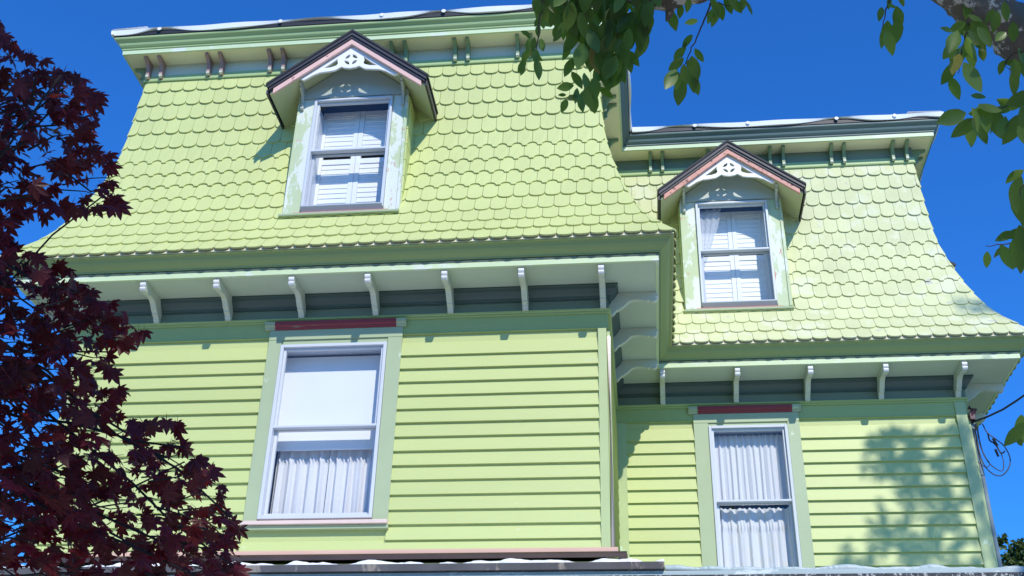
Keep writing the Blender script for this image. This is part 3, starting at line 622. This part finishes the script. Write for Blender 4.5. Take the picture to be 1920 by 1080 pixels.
loop([(1830,795),(1838,835),(1850,862),(1866,878),(1880,882),(1881,862),(1872,842),(1860,828)],.005)
loop([(1832,795),(1840,838),(1850,860),(1856,870),(1848,876),(1834,866)],.004)
loop([(1852,812),(1856,826),(1866,832),(1872,842),(1878,850),(1884,846)],.008)
loop([(1862,822),(1870,836)],.014); loop([(1866,842),(1872,856)],.012)
tag(b.build('service_cable',M['cable'],smooth=True),'black service cable coiled in loops below the eave at the right corner of the house','cable')
b=MB(); c=pxy(1824,783,2.14); T0=lambda u,p,z:(c.x+u,c.y-p,c.z+z)
b.box(T0,-.035,.02,-.03,.03,-.03,.05); b.tube([c+Vector((-.02,0,.0)),c+Vector((0.02,-.02,.08)),c+Vector((-.02,0,.11))],[.03,.035,.02],10)
tag(b.build('cable_bracket',mat('dark_red_insulator',(.08,.025,.03),.4),bevel=.004),'dark red insulator block holding the cable under the right eave','bracket')
# ------------------------------------------------------------------ leaves
def frame_from(axis,normal):
    a=axis.normalized(); n=(normal-a*normal.dot(a)); 
    if n.length<1e-4: n=a.orthogonal()
    n.normalize(); return a,n,a.cross(n)
def palmate(mb,pos,axis,normal,size,a=None):
    ax,n,sd_=frame_from(axis,normal); r=random.random() if a is None else a
    L=[(0,1.0),(38,.92),(78,.78),(122,.48)]; pts=[]     # lobes, symmetric
    lob=[(-122,.46),(-80,.78),(-40,.93),(0,1.03),(40,.93),(80,.78),(122,.46)]
    out=[]; 
    for i,(dg,l) in enumerate(lob):
        l*=random.uniform(.85,1.1); dg+=random.uniform(-5,5)
        for dd,f_ in ((-15,.48),(-9,.72),(0,1.0),(9,.72),(15,.48)):
            th=math.radians(dg+dd/max(.6,f_)*1.0); out.append((l*f_*math.cos(th),l*f_*math.sin(th),f_))
        if i<len(lob)-1:
            th=math.radians((dg+lob[i+1][0])/2); out.append((.36*math.cos(th),.36*math.sin(th),.3))
    dr=random.uniform(.10,.38); V=[pos]
    for x,y,f_ in out:
        q=math.hypot(x,y); V.append(pos+(ax*x+sd_*y)*size+n*(-dr*q*q*size+(-.06*abs(y))*size))
    k=len(out); mb.add(V,[(0,i+1,i+2) for i in range(k-1)],a=r)
    mb.v.append(tuple(pos-ax*size*.75-n*.0+sd_*size*.05)); mb.v.append(tuple(pos+sd_*.0015)); mb.v.append(tuple(pos-sd_*.0015)); N=len(mb.v); mb.f.append([N-3,N-2,N-1]); mb.a.append(r); mb.mi.append(0)
def ovate(mb,pos,axis,normal,L,a=None,wd=.46,tip=True):
    ax,n,sd_=frame_from(axis,normal); r=random.random() if a is None else a
    cur=random.uniform(-.25,.45); fold=random.uniform(.05,.35); wd*=random.uniform(.85,1.15)
    prof=[(0,0),(.07,.32),(.2,.74),(.36,.97),(.52,1),(.68,.85),(.82,.56),(.92,.27),(1.0,0)]
    V=[];mid=[]
    for t,w_ in prof:
        c=pos+ax*L*t+n*(-cur*L*t*t*.5); mid.append(c)
        hw=w_*wd*L*.5*random.uniform(.96,1.04); V.append((c, c+sd_*hw+n*hw*fold, c-sd_*hw+n*hw*fold))
    vs_=[]; 
    for c,l_,r_ in V: vs_+= [c,l_,r_]
    Fc=[]
    for i in range(len(V)-1):
        Fc.append((3*i,3*i+1,3*i+4,3*i+3)); Fc.append((3*i,3*i+3,3*i+5,3*i+2))
    mb.add(vs_,Fc,a=r)
def rv(s=1): return Vector((random.gauss(0,s),random.gauss(0,s),random.gauss(0,s)))
def inpoly(u,v,P_):
    c=False; j=len(P_)-1
    for i in range(len(P_)):
        if (P_[i][1]>v)!=(P_[j][1]>v) and u<(P_[j][0]-P_[i][0])*(v-P_[i][1])/(P_[j][1]-P_[i][1])+P_[i][0]: c=not c
        j=i
    return c
# ---- Japanese maple on the left
maple=empty('maple_tree','dark purple leaved Japanese maple in front of the left side of the house','tree',loc=(-.6,-6.3,GZ))
MI=Matrix.Translation((.6,6.3,-GZ))
def mp_(o): o.parent=maple; o.matrix_parent_inverse=MI; return o
b=MB(); tr=[Vector((-.6,-6.3,GZ-.1)),Vector((-.62,-6.28,-4.7)),Vector((-.5,-6.2,-4.0)),Vector((-.55,-6.1,-3.3)),Vector((-.4,-6.1,-2.6)),Vector((-.35,-6.1,-1.9))]
b.tube(tr,[.15,.12,.11,.09,.07,.05],12); mp_(b.build('trunk',M['mbark'],smooth=True))
polyM=[(-700,-120),(-260,-60),(-60,20),(0,40),(18,72),(60,105),(105,125),(165,150),(182,195),(180,235),(165,262),(205,305),(222,350),(232,378),(185,398),(150,390),(100,392),(45,392),(22,425),(18,460),(70,480),(130,500),(175,560),(240,592),(275,612),(262,640),(215,652),(205,690),(228,735),(205,765),(255,800),(300,790),(352,800),(350,845),(385,865),(415,905),(425,955),(440,1000),(448,1060),(460,1130),(-700,1130)]
br=MB(); fo=MB(); tips=[]
def jitterline(a,b_,n,amp):
    return [a+(b_-a)*(i/n)+(rv(amp) if 0<i<n else Vector()) for i in range(n+1)]
cl=[]
random.seed(21)
while len(cl)<340:
    u=random.uniform(-560,460); v=random.uniform(-110,1110)
    if not inpoly(u,v,polyM): continue
    if u<-120 and random.random()<.55: continue
    cl.append((u,v,random.uniform(2.95,4.3)))
for (u,v,Dd) in cl:
    c=px(u,v,Dd); src=tr[random.choice((2,3,4,5))]
    # fine twig ending at the cluster
    if random.random()<.35:
        mid=src+(c-src)*.6+Vector((0,0,.12)); L=[src+(mid-src)*(i/5) for i in range(6)]+[mid+(c-mid)*(i/4) for i in range(1,5)]
        L=[p+rv(.012) for p in L]; br.tube(L,[.008-.0006*i for i in range(len(L))],6)
    outdir=Vector((c.x+.5,(c.y+6.2)*.5,0)); 
    if outdir.length<.01: outdir=Vector((1,0,0))
    outdir.normalize()
    tw=[c-outdir*.14+rv(.02),c-outdir*.06+rv(.01),c+rv(.01)]; br.tube(tw,[.0035,.0025,.0012],4)
    for k in range(10):
        pos=c+Vector((random.gauss(0,.075),random.gauss(0,.12),random.gauss(0,.055)))
        q=topx(pos)
        if q is None or not inpoly(q[0],q[1],polyM): 
            if q is None or q[0]>-100: continue
        ax=outdir*random.uniform(.2,1)+Vector((random.gauss(0,.5),random.gauss(0,.5),random.uniform(-.9,-.1)))
        nn=Vector((random.gauss(0,.45),random.gauss(-.25,.45),1.0))
        if random.random()<.35: nn=-CF+rv(.5)
        palmate(fo,pos,ax,nn,random.uniform(.032,.050))
# edge leaves: sprays sticking out along the outline
for i in range(3,len(polyM)-2):
    a=polyM[i]; b2=polyM[i+1]; n=max(1,int(math.hypot(a[0]-b2[0],a[1]-b2[1])/17))
    for k in range(n):
        t=(k+random.random())/n; u=a[0]+(b2[0]-a[0])*t+random.gauss(0,6)-6; v=a[1]+(b2[1]-a[1])*t+random.gauss(0,6)
        pos=px(u,v,random.uniform(3.1,3.9)); palmate(fo,pos,CR*random.uniform(-.2,1)+Vector((0,0,-random.uniform(.2,1)))+rv(.2),-CF+Vector((0,0,.7))+rv(.4),random.uniform(.032,.048))
mp_(br.build('branches',M['mbark'],smooth=True)); mp_(fo.build('foliage',M['mleaf'],recalc=False))
# ---- green leaved tree: limbs above and right of the camera
random.seed(5)
tree=empty('shade_tree','green leaved tree with a rough grey limb and hanging sprays across the top right','tree',loc=(6.6,-8.6,GZ))
TI=Matrix.Translation((-6.6,8.6,-GZ))
def tp(o): o.parent=tree; o.matrix_parent_inverse=TI; return o
def rough_tube(mb,pts,rs,seg=18,amp=.12):
    # subdivided and displaced so that the bark is uneven
    P_=[];R_=[]
    for i in range(len(pts)-1):
        p0=pts[max(i-1,0)];p1=pts[i];p2=pts[i+1];p3=pts[min(i+2,len(pts)-1)]
        for k in range(10):
            t=k/10; P_.append(.5*((2*p1)+(p2-p0)*t+(2*p0-5*p1+4*p2-p3)*t*t+(3*p1-p0-3*p2+p3)*t**3)); R_.append(rs[i]+(rs[i+1]-rs[i])*t)
    P_.append(pts[-1]);R_.append(rs[-1]); n0=len(mb.v); mb.tube(P_,R_,seg)
    from mathutils import noise
    for j in range(n0,len(mb.v)):
        ring=(j-n0)//seg; v=Vector(mb.v[j]); c=P_[min(ring,len(P_)-1)]; d_=(v-c); q=noise.noise(v*14)*.7+noise.noise(v*37)*.5; mb.v[j]=tuple(c+d_*(1+amp*q*(1 if seg<24 else 1.0)+ (amp*.35*noise.noise(v*90))))
base=Vector((6.6,-8.6,GZ-.2)); fork=Vector((6.2,-8.3,-2.3))
b=MB(); rough_tube(b,[base,Vector((6.5,-8.55,-4.4)),Vector((6.3,-8.4,-3.2)),fork,Vector((6.5,-8.2,-.6)),Vector((7.2,-7.6,1.8)),Vector((8.0,-7.0,4.2)),Vector((8.5,-6.5,6.4))],[.26,.22,.20,.19,.14,.11,.08,.04]); tp(b.build('trunk',M['bark'],smooth=True))
lm=[fork,px(2260,330,3.6),px(2060,165,3.55),px(1940,82,3.5),px(1850,22,3.45),px(1765,-42,3.4),px(1620,-105,3.4),px(1440,-75,3.45),px(1340,-38,3.5),px(1250,-18,3.5),px(1160,-28,3.55),px(1060,-70,3.6),px(900,-150,3.7)]
b=MB(); rough_tube(b,lm,[.13,.085,.075,.070,.068,.060,.056,.054,.050,.056,.042,.030,.02],36,.26); tp(b.build('limb',M['bark'],smooth=True))
b=MB(); rough_tube(b,[px(1262,-5,3.5),px(1256,22,3.5),px(1250,40,3.49)],[.020,.013,.004],8,.2); tp(b.build('limb_spur',M['bark'],smooth=True))
tw=[None]
def spray(name,line,leaves,Dd,Lf,extra=(),seed=0,tr_=.0022):
    """line: twig in photo directions; leaves: number along it; extra: (u,v,angle,len)"""
    random.seed(seed); mb=MB(); pts=[px(u,v,Dd+.02*random.uniform(-1,1)) for u,v in line]; 
    sub_=[]
    for i in range(len(pts)-1):
        for k in range(5): sub_.append(pts[i]+(pts[i+1]-pts[i])*k/5+rv(.0015))
    sub_.append(pts[-1]); tw[0]=MB(); tw[0].tube(sub_,[tr_*(1.3-.9*i/len(sub_)) for i in range(len(sub_))],6)
    for k in range(leaves):
        t=(k+.5)/leaves*.85+.15; p=sub_[min(int(t*(len(sub_)-1)),len(sub_)-1)]; s=1 if k%2 else -1
        ax=CR*s*random.uniform(.15,.9)+Vector((0,0,-random.uniform(.5,1.2)))+rv(.15); nn=-CF+rv(.55)
        ovate(mb,p+ax.normalized()*.012,ax,nn,Lf*random.uniform(.7,1.1))
    for (u,v,an,ln) in extra:
        p=px(u,v,Dd+random.uniform(-.12,.12)); th=math.radians(an); ax=CR*math.cos(th)-CU*math.sin(th)+CF*random.uniform(-.3,.3)
        ln_m=ln/FPX*Dd*1.05; ovate(mb,p-ax.normalized()*ln_m*.5,ax,-CF+rv(.35),ln_m)
    return mb
sprays=[]
def add(name,*a,**k):
    o=tp(spray(name,*a,**k).build('foliage',M['leaf'],recalc=False,smooth=True)); tw[0].build('twig',M['twig'],o,smooth=True); return o
# dense hanging mass near the roof corner
polyT=[(1008,-40),(1215,-40),(1216,40),(1204,92),(1180,108),(1190,130),(1168,112),(1172,146),(1150,152),(1148,128),(1128,150),(1116,130),(1085,118),(1060,60),(1040,50),(1012,28)]
ex=[]; random.seed(3)
while len(ex)<175:
    u=random.uniform(990,1225); v=random.uniform(-50,150)
    if inpoly(u,v,polyT): ex.append((u,v,random.uniform(65,128),random.uniform(32,54)))
ex+= [(1062,100,120,30),(1067,125,118,40),(1082,150,60,38),(1098,160,85,50),(1092,190,95,40),(1104,185,70,42),(1112,192,80,40),(1080,180,100,30),(1060,163,170,30),(1054,178,175,16),(1058,198,110,26),(1072,184,160,22),(1115,165,90,44),(1170,128,70,30),(1193,60,70,40),(1205,60,80,44),(1198,80,85,36),(1188,110,55,36),(1140,150,90,40),(1120,140,100,44)]
add('a',[(1180,-30),(1168,20),(1150,80),(1130,130),(1110,165)],10,3.45,.075,extra=ex,seed=11)
add('b',[(1020,-30),(1012,30),(1006,90),(1004,120)],0,3.3,.05,extra=[(1010,15,95,26),(1006,42,110,18),(1024,45,30,18),(1009,57,95,26),(985,62,200,18),(990,66,60,16),(1000,84,100,26),(1016,85,80,26),(990,85,100,24),(1004,105,90,26),(985,105,115,26),(996,100,60,20),(975,125,115,24),(1010,108,40,20),(1007,130,85,40),(982,120,100,22),(980,132,110,22),(1040,60,100,22),(1046,66,120,26),(1052,55,110,28)],seed=12)
add('c',[(1332,5),(1318,45),(1302,80),(1285,120),(1272,142)],0,3.4,.07,extra=[(1296,41,165,26),(1289,78,125,30),(1282,95,110,30),(1273,100,130,28),(1267,120,145,34),(1311,104,55,30),(1302,128,75,44),(1290,120,100,16),(1257,150,118,46),(1270,152,95,34),(1275,172,95,52),(1284,140,80,36),(1298,148,80,50),(1304,160,75,36),(1262,140,110,36)],seed=13)
add('d',[(1300,-20),(1330,0),(1360,10),(1400,10)],0,3.5,.05,extra=[(1262,38,75,38),(1276,20,95,26),(1334,30,110,30),(1341,15,60,40),(1352,22,80,34),(1366,10,70,34),(1378,10,50,36),(1392,8,100,26),(1404,15,60,28),(1340,35,110,30),(1290,10,100,26),(1120,3,100,40),(1232,-5,80,40),(1225,5,100,30)],seed=14)
add('e',[(1672,-20),(1662,20),(1655,52)],0,3.35,.06,extra=[(1690,0,60,24),(1667,5,100,26),(1672,12,20,16),(1651,26,105,26),(1684,35,80,44),(1682,58,95,44),(1662,62,95,44),(1668,80,75,44),(1655,75,75,30)],seed=15)
add('f',[(1835,50),(1812,62),(1802,100),(1797,138)],0,3.3,.06,extra=[(1775,55,200,22),(1795,50,150,30),(1808,52,190,28),(1786,82,115,50),(1780,95,125,34),(1802,90,110,44),(1812,80,80,44),(1798,105,115,40),(1822,92,70,44),(1832,78,60,46),(1838,60,40,50),(1778,138,120,44),(1792,120,115,40),(1790,165,70,44),(1822,146,65,58),(1845,70,60,40),(1842,100,70,28),(1835,180,5,26),(1820,105,75,44),(1790,108,100,36),(1815,60,10,40),(1812,18,95,34),(1840,8,60,30),(1868,40,100,36),(1885,22,75,32),(1856,30,120,26),(1900,60,85,34),(1828,35,20,30),(1875,70,140,30)],seed=16)
add('g',[(1935,90),(1900,100),(1885,118),(1895,140)],0,3.3,.06,extra=[(1877,127,100,24),(1895,118,20,26),(1905,130,80,34),(1902,155,85,42),(1916,105,60,30),(1920,125,80,46)],seed=17)
add('h',[(1960,210),(1900,196),(1860,203),(1815,228)],0,3.2,.08,extra=[(1782,222,160,58),(1806,240,140,50),(1820,250,90,50),(1838,246,60,50),(1828,225,80,44),(1845,222,75,52),(1860,230,100,40),(1870,232,60,60),(1880,238,110,40),(1900,242,120,60),(1890,195,200,40),(1912,186,160,50),(1855,205,10,44),(1840,210,170,40),(1922,230,80,60),(1917,255,70,36),(1880,205,170,34)],seed=18)
add('i',[(1975,300),(1935,335),(1915,350),(1912,390)],0,3.2,.08,extra=[(1902,328,150,36),(1905,350,110,40),(1900,372,85,52),(1908,388,80,50),(1916,370,95,46),(1920,405,80,40)],seed=19)
add('j',[(1990,430),(1925,448),(1885,458),(1848,461)],0,3.2,.05,extra=[(1884,443,155,34),(1905,438,160,40),(1850,487,95,28),(1870,474,110,20),(1888,482,68,48),(1910,470,100,60),(1920,455,70,60),(1915,480,80,60)],seed=20)
add('k',[(2000,760),(1945,800),(1925,812)],0,3.1,.08,extra=[(1903,815,125,52),(1915,805,95,50),(1912,828,60,20)],seed=22)
# crown above and behind the camera (shades the maple and the near sprays), out of the picture
random.seed(9); cr=MB(); n=0
def hidden(p,mg=60):
    q=topx(p); return q is None or q[0]<-mg or q[0]>1920+mg or q[1]<-mg or q[1]>1080+mg
while n<3700:
    a=rv(1).normalized()*random.random()**.4; p=Vector((2.6+a.x*4.3,-9.2+a.y*2.6,1.6+a.z*2.5))
    if not hidden(p): continue
    if p.x>3.2 and random.random()<.62: continue
    if random.random()<.25*(1+math.sin(p.x*3)*math.sin(p.z*3.3+1)): continue
    ovate(cr,p,Vector((random.gauss(0,.5),random.gauss(0,.5),-1)),Vector((random.gauss(0,.6),random.gauss(0,.6),1)),random.uniform(.16,.24),wd=.75); n+=1
# high outer clump whose dappled shadow falls on the right part of the house
def sunpt(u,v,y,t): return pxy(u,v,y)+Vector((.44,-1,.90))*t
shp=[(1630,830),(1680,806),(1730,822),(1775,800),(1805,790),(1815,830),(1850,960),(1880,1080),(1555,1090),(1580,1020),(1630,985),(1640,930),(1690,915),(1655,905),(1608,890),(1615,860)]
holes_=[(random.uniform(1590,1860),random.uniform(830,1080),random.uniform(7,17)) for _ in range(75)]
k=0
while k<1900:
    u=random.uniform(1550,1900); v=random.uniform(790,1100)
    if not inpoly(u,v,shp): continue
    if any(math.hypot(u-a,(v-b_)*.8)<r_ for a,b_,r_ in holes_): continue
    if v>930 and random.random()<.5: continue
    tt=random.uniform(6.0,7.4); q_=sunpt(u,v,D,tt)
    while not hidden(q_): tt+=.4; q_=sunpt(u,v,D,tt)
    ovate(cr,q_,rv(1),rv(1),random.uniform(.07,.11)); k+=1
for k in range(260):
    u=random.uniform(1790,1960); v=random.gauss(588+(u-1860)*.2,15); ovate(cr,sunpt(u,v,D-.3,random.uniform(8,9.5)),rv(1),rv(1),random.uniform(.06,.10))
tp(cr.build('crown',M['leaf'],recalc=False))
b=MB(); F0=Vector((8.5,-6.5,6.4))
for (pth,r0) in (([(1810,1100),(1790,1000),(1740,960),(1690,900)],.022),([(1760,1100),(1745,1020),(1770,960),(1790,880)],.016),([(1700,1100),(1710,1040),(1760,980),(1830,930)],.02),([(1830,1100),(1835,1000),(1820,900)],.02)):
    pp=[F0+Vector((0,0,-.2))]+[sunpt(u,v,D,8.4) for u,v in pth]; b.tube(pp,[r0*1.3-.2*r0*i for i in range(len(pp))],6)
for k in range(16):
    q=Vector((random.uniform(-.5,6),random.uniform(-10.5,-7.5),random.uniform(.5,3.2))); 
    if hidden(q): b.tube([Vector((6.5,-8.2,-.6)),Vector((6.5,-8.2,-.6)).lerp(q,.5)+Vector((0,0,.4)),q],[.07,.04,.01],6) if hidden(Vector((6.5,-8.2,-.6)).lerp(q,.5)+Vector((0,0,.4)),200) else None
tp(b.build('branches',M['bark'],smooth=True))
# ---- distant tree low on the right
random.seed(33); fb=MB(); C0=px(1925,1120,38); dt=empty('distant_tree','small sunlit green tree far behind the right edge of the house','tree',loc=(C0.x,C0.y,GZ))
DI=Matrix.Translation((-C0.x,-C0.y,-GZ))
for (u,v,r,nn_) in ((1930,1105,1.0,900),(1895,1060,.42,260),(1912,1030,.28,150),(1960,1060,.9,500),(1874,1018,.13,50),(1880,1012,.1,40)):
    c=px(u,v,38)
    for k in range(nn_):
        p=c+rv(1).normalized()*r*random.random()**.33; ovate(fb,p,rv(1),Vector((0,-.4,1))+rv(.5),random.uniform(.12,.2),wd=.7)
o=fb.build('crown',M['farleaf'],recalc=False); o.parent=dt; o.matrix_parent_inverse=DI
b=MB(); b.tube([Vector((C0.x,C0.y,GZ)),Vector((C0.x+.1,C0.y,C0.z*.5+GZ*.5)),C0],[.25,.2,.08],10); o=b.build('trunk',M['bark'],smooth=True); o.parent=dt; o.matrix_parent_inverse=DI
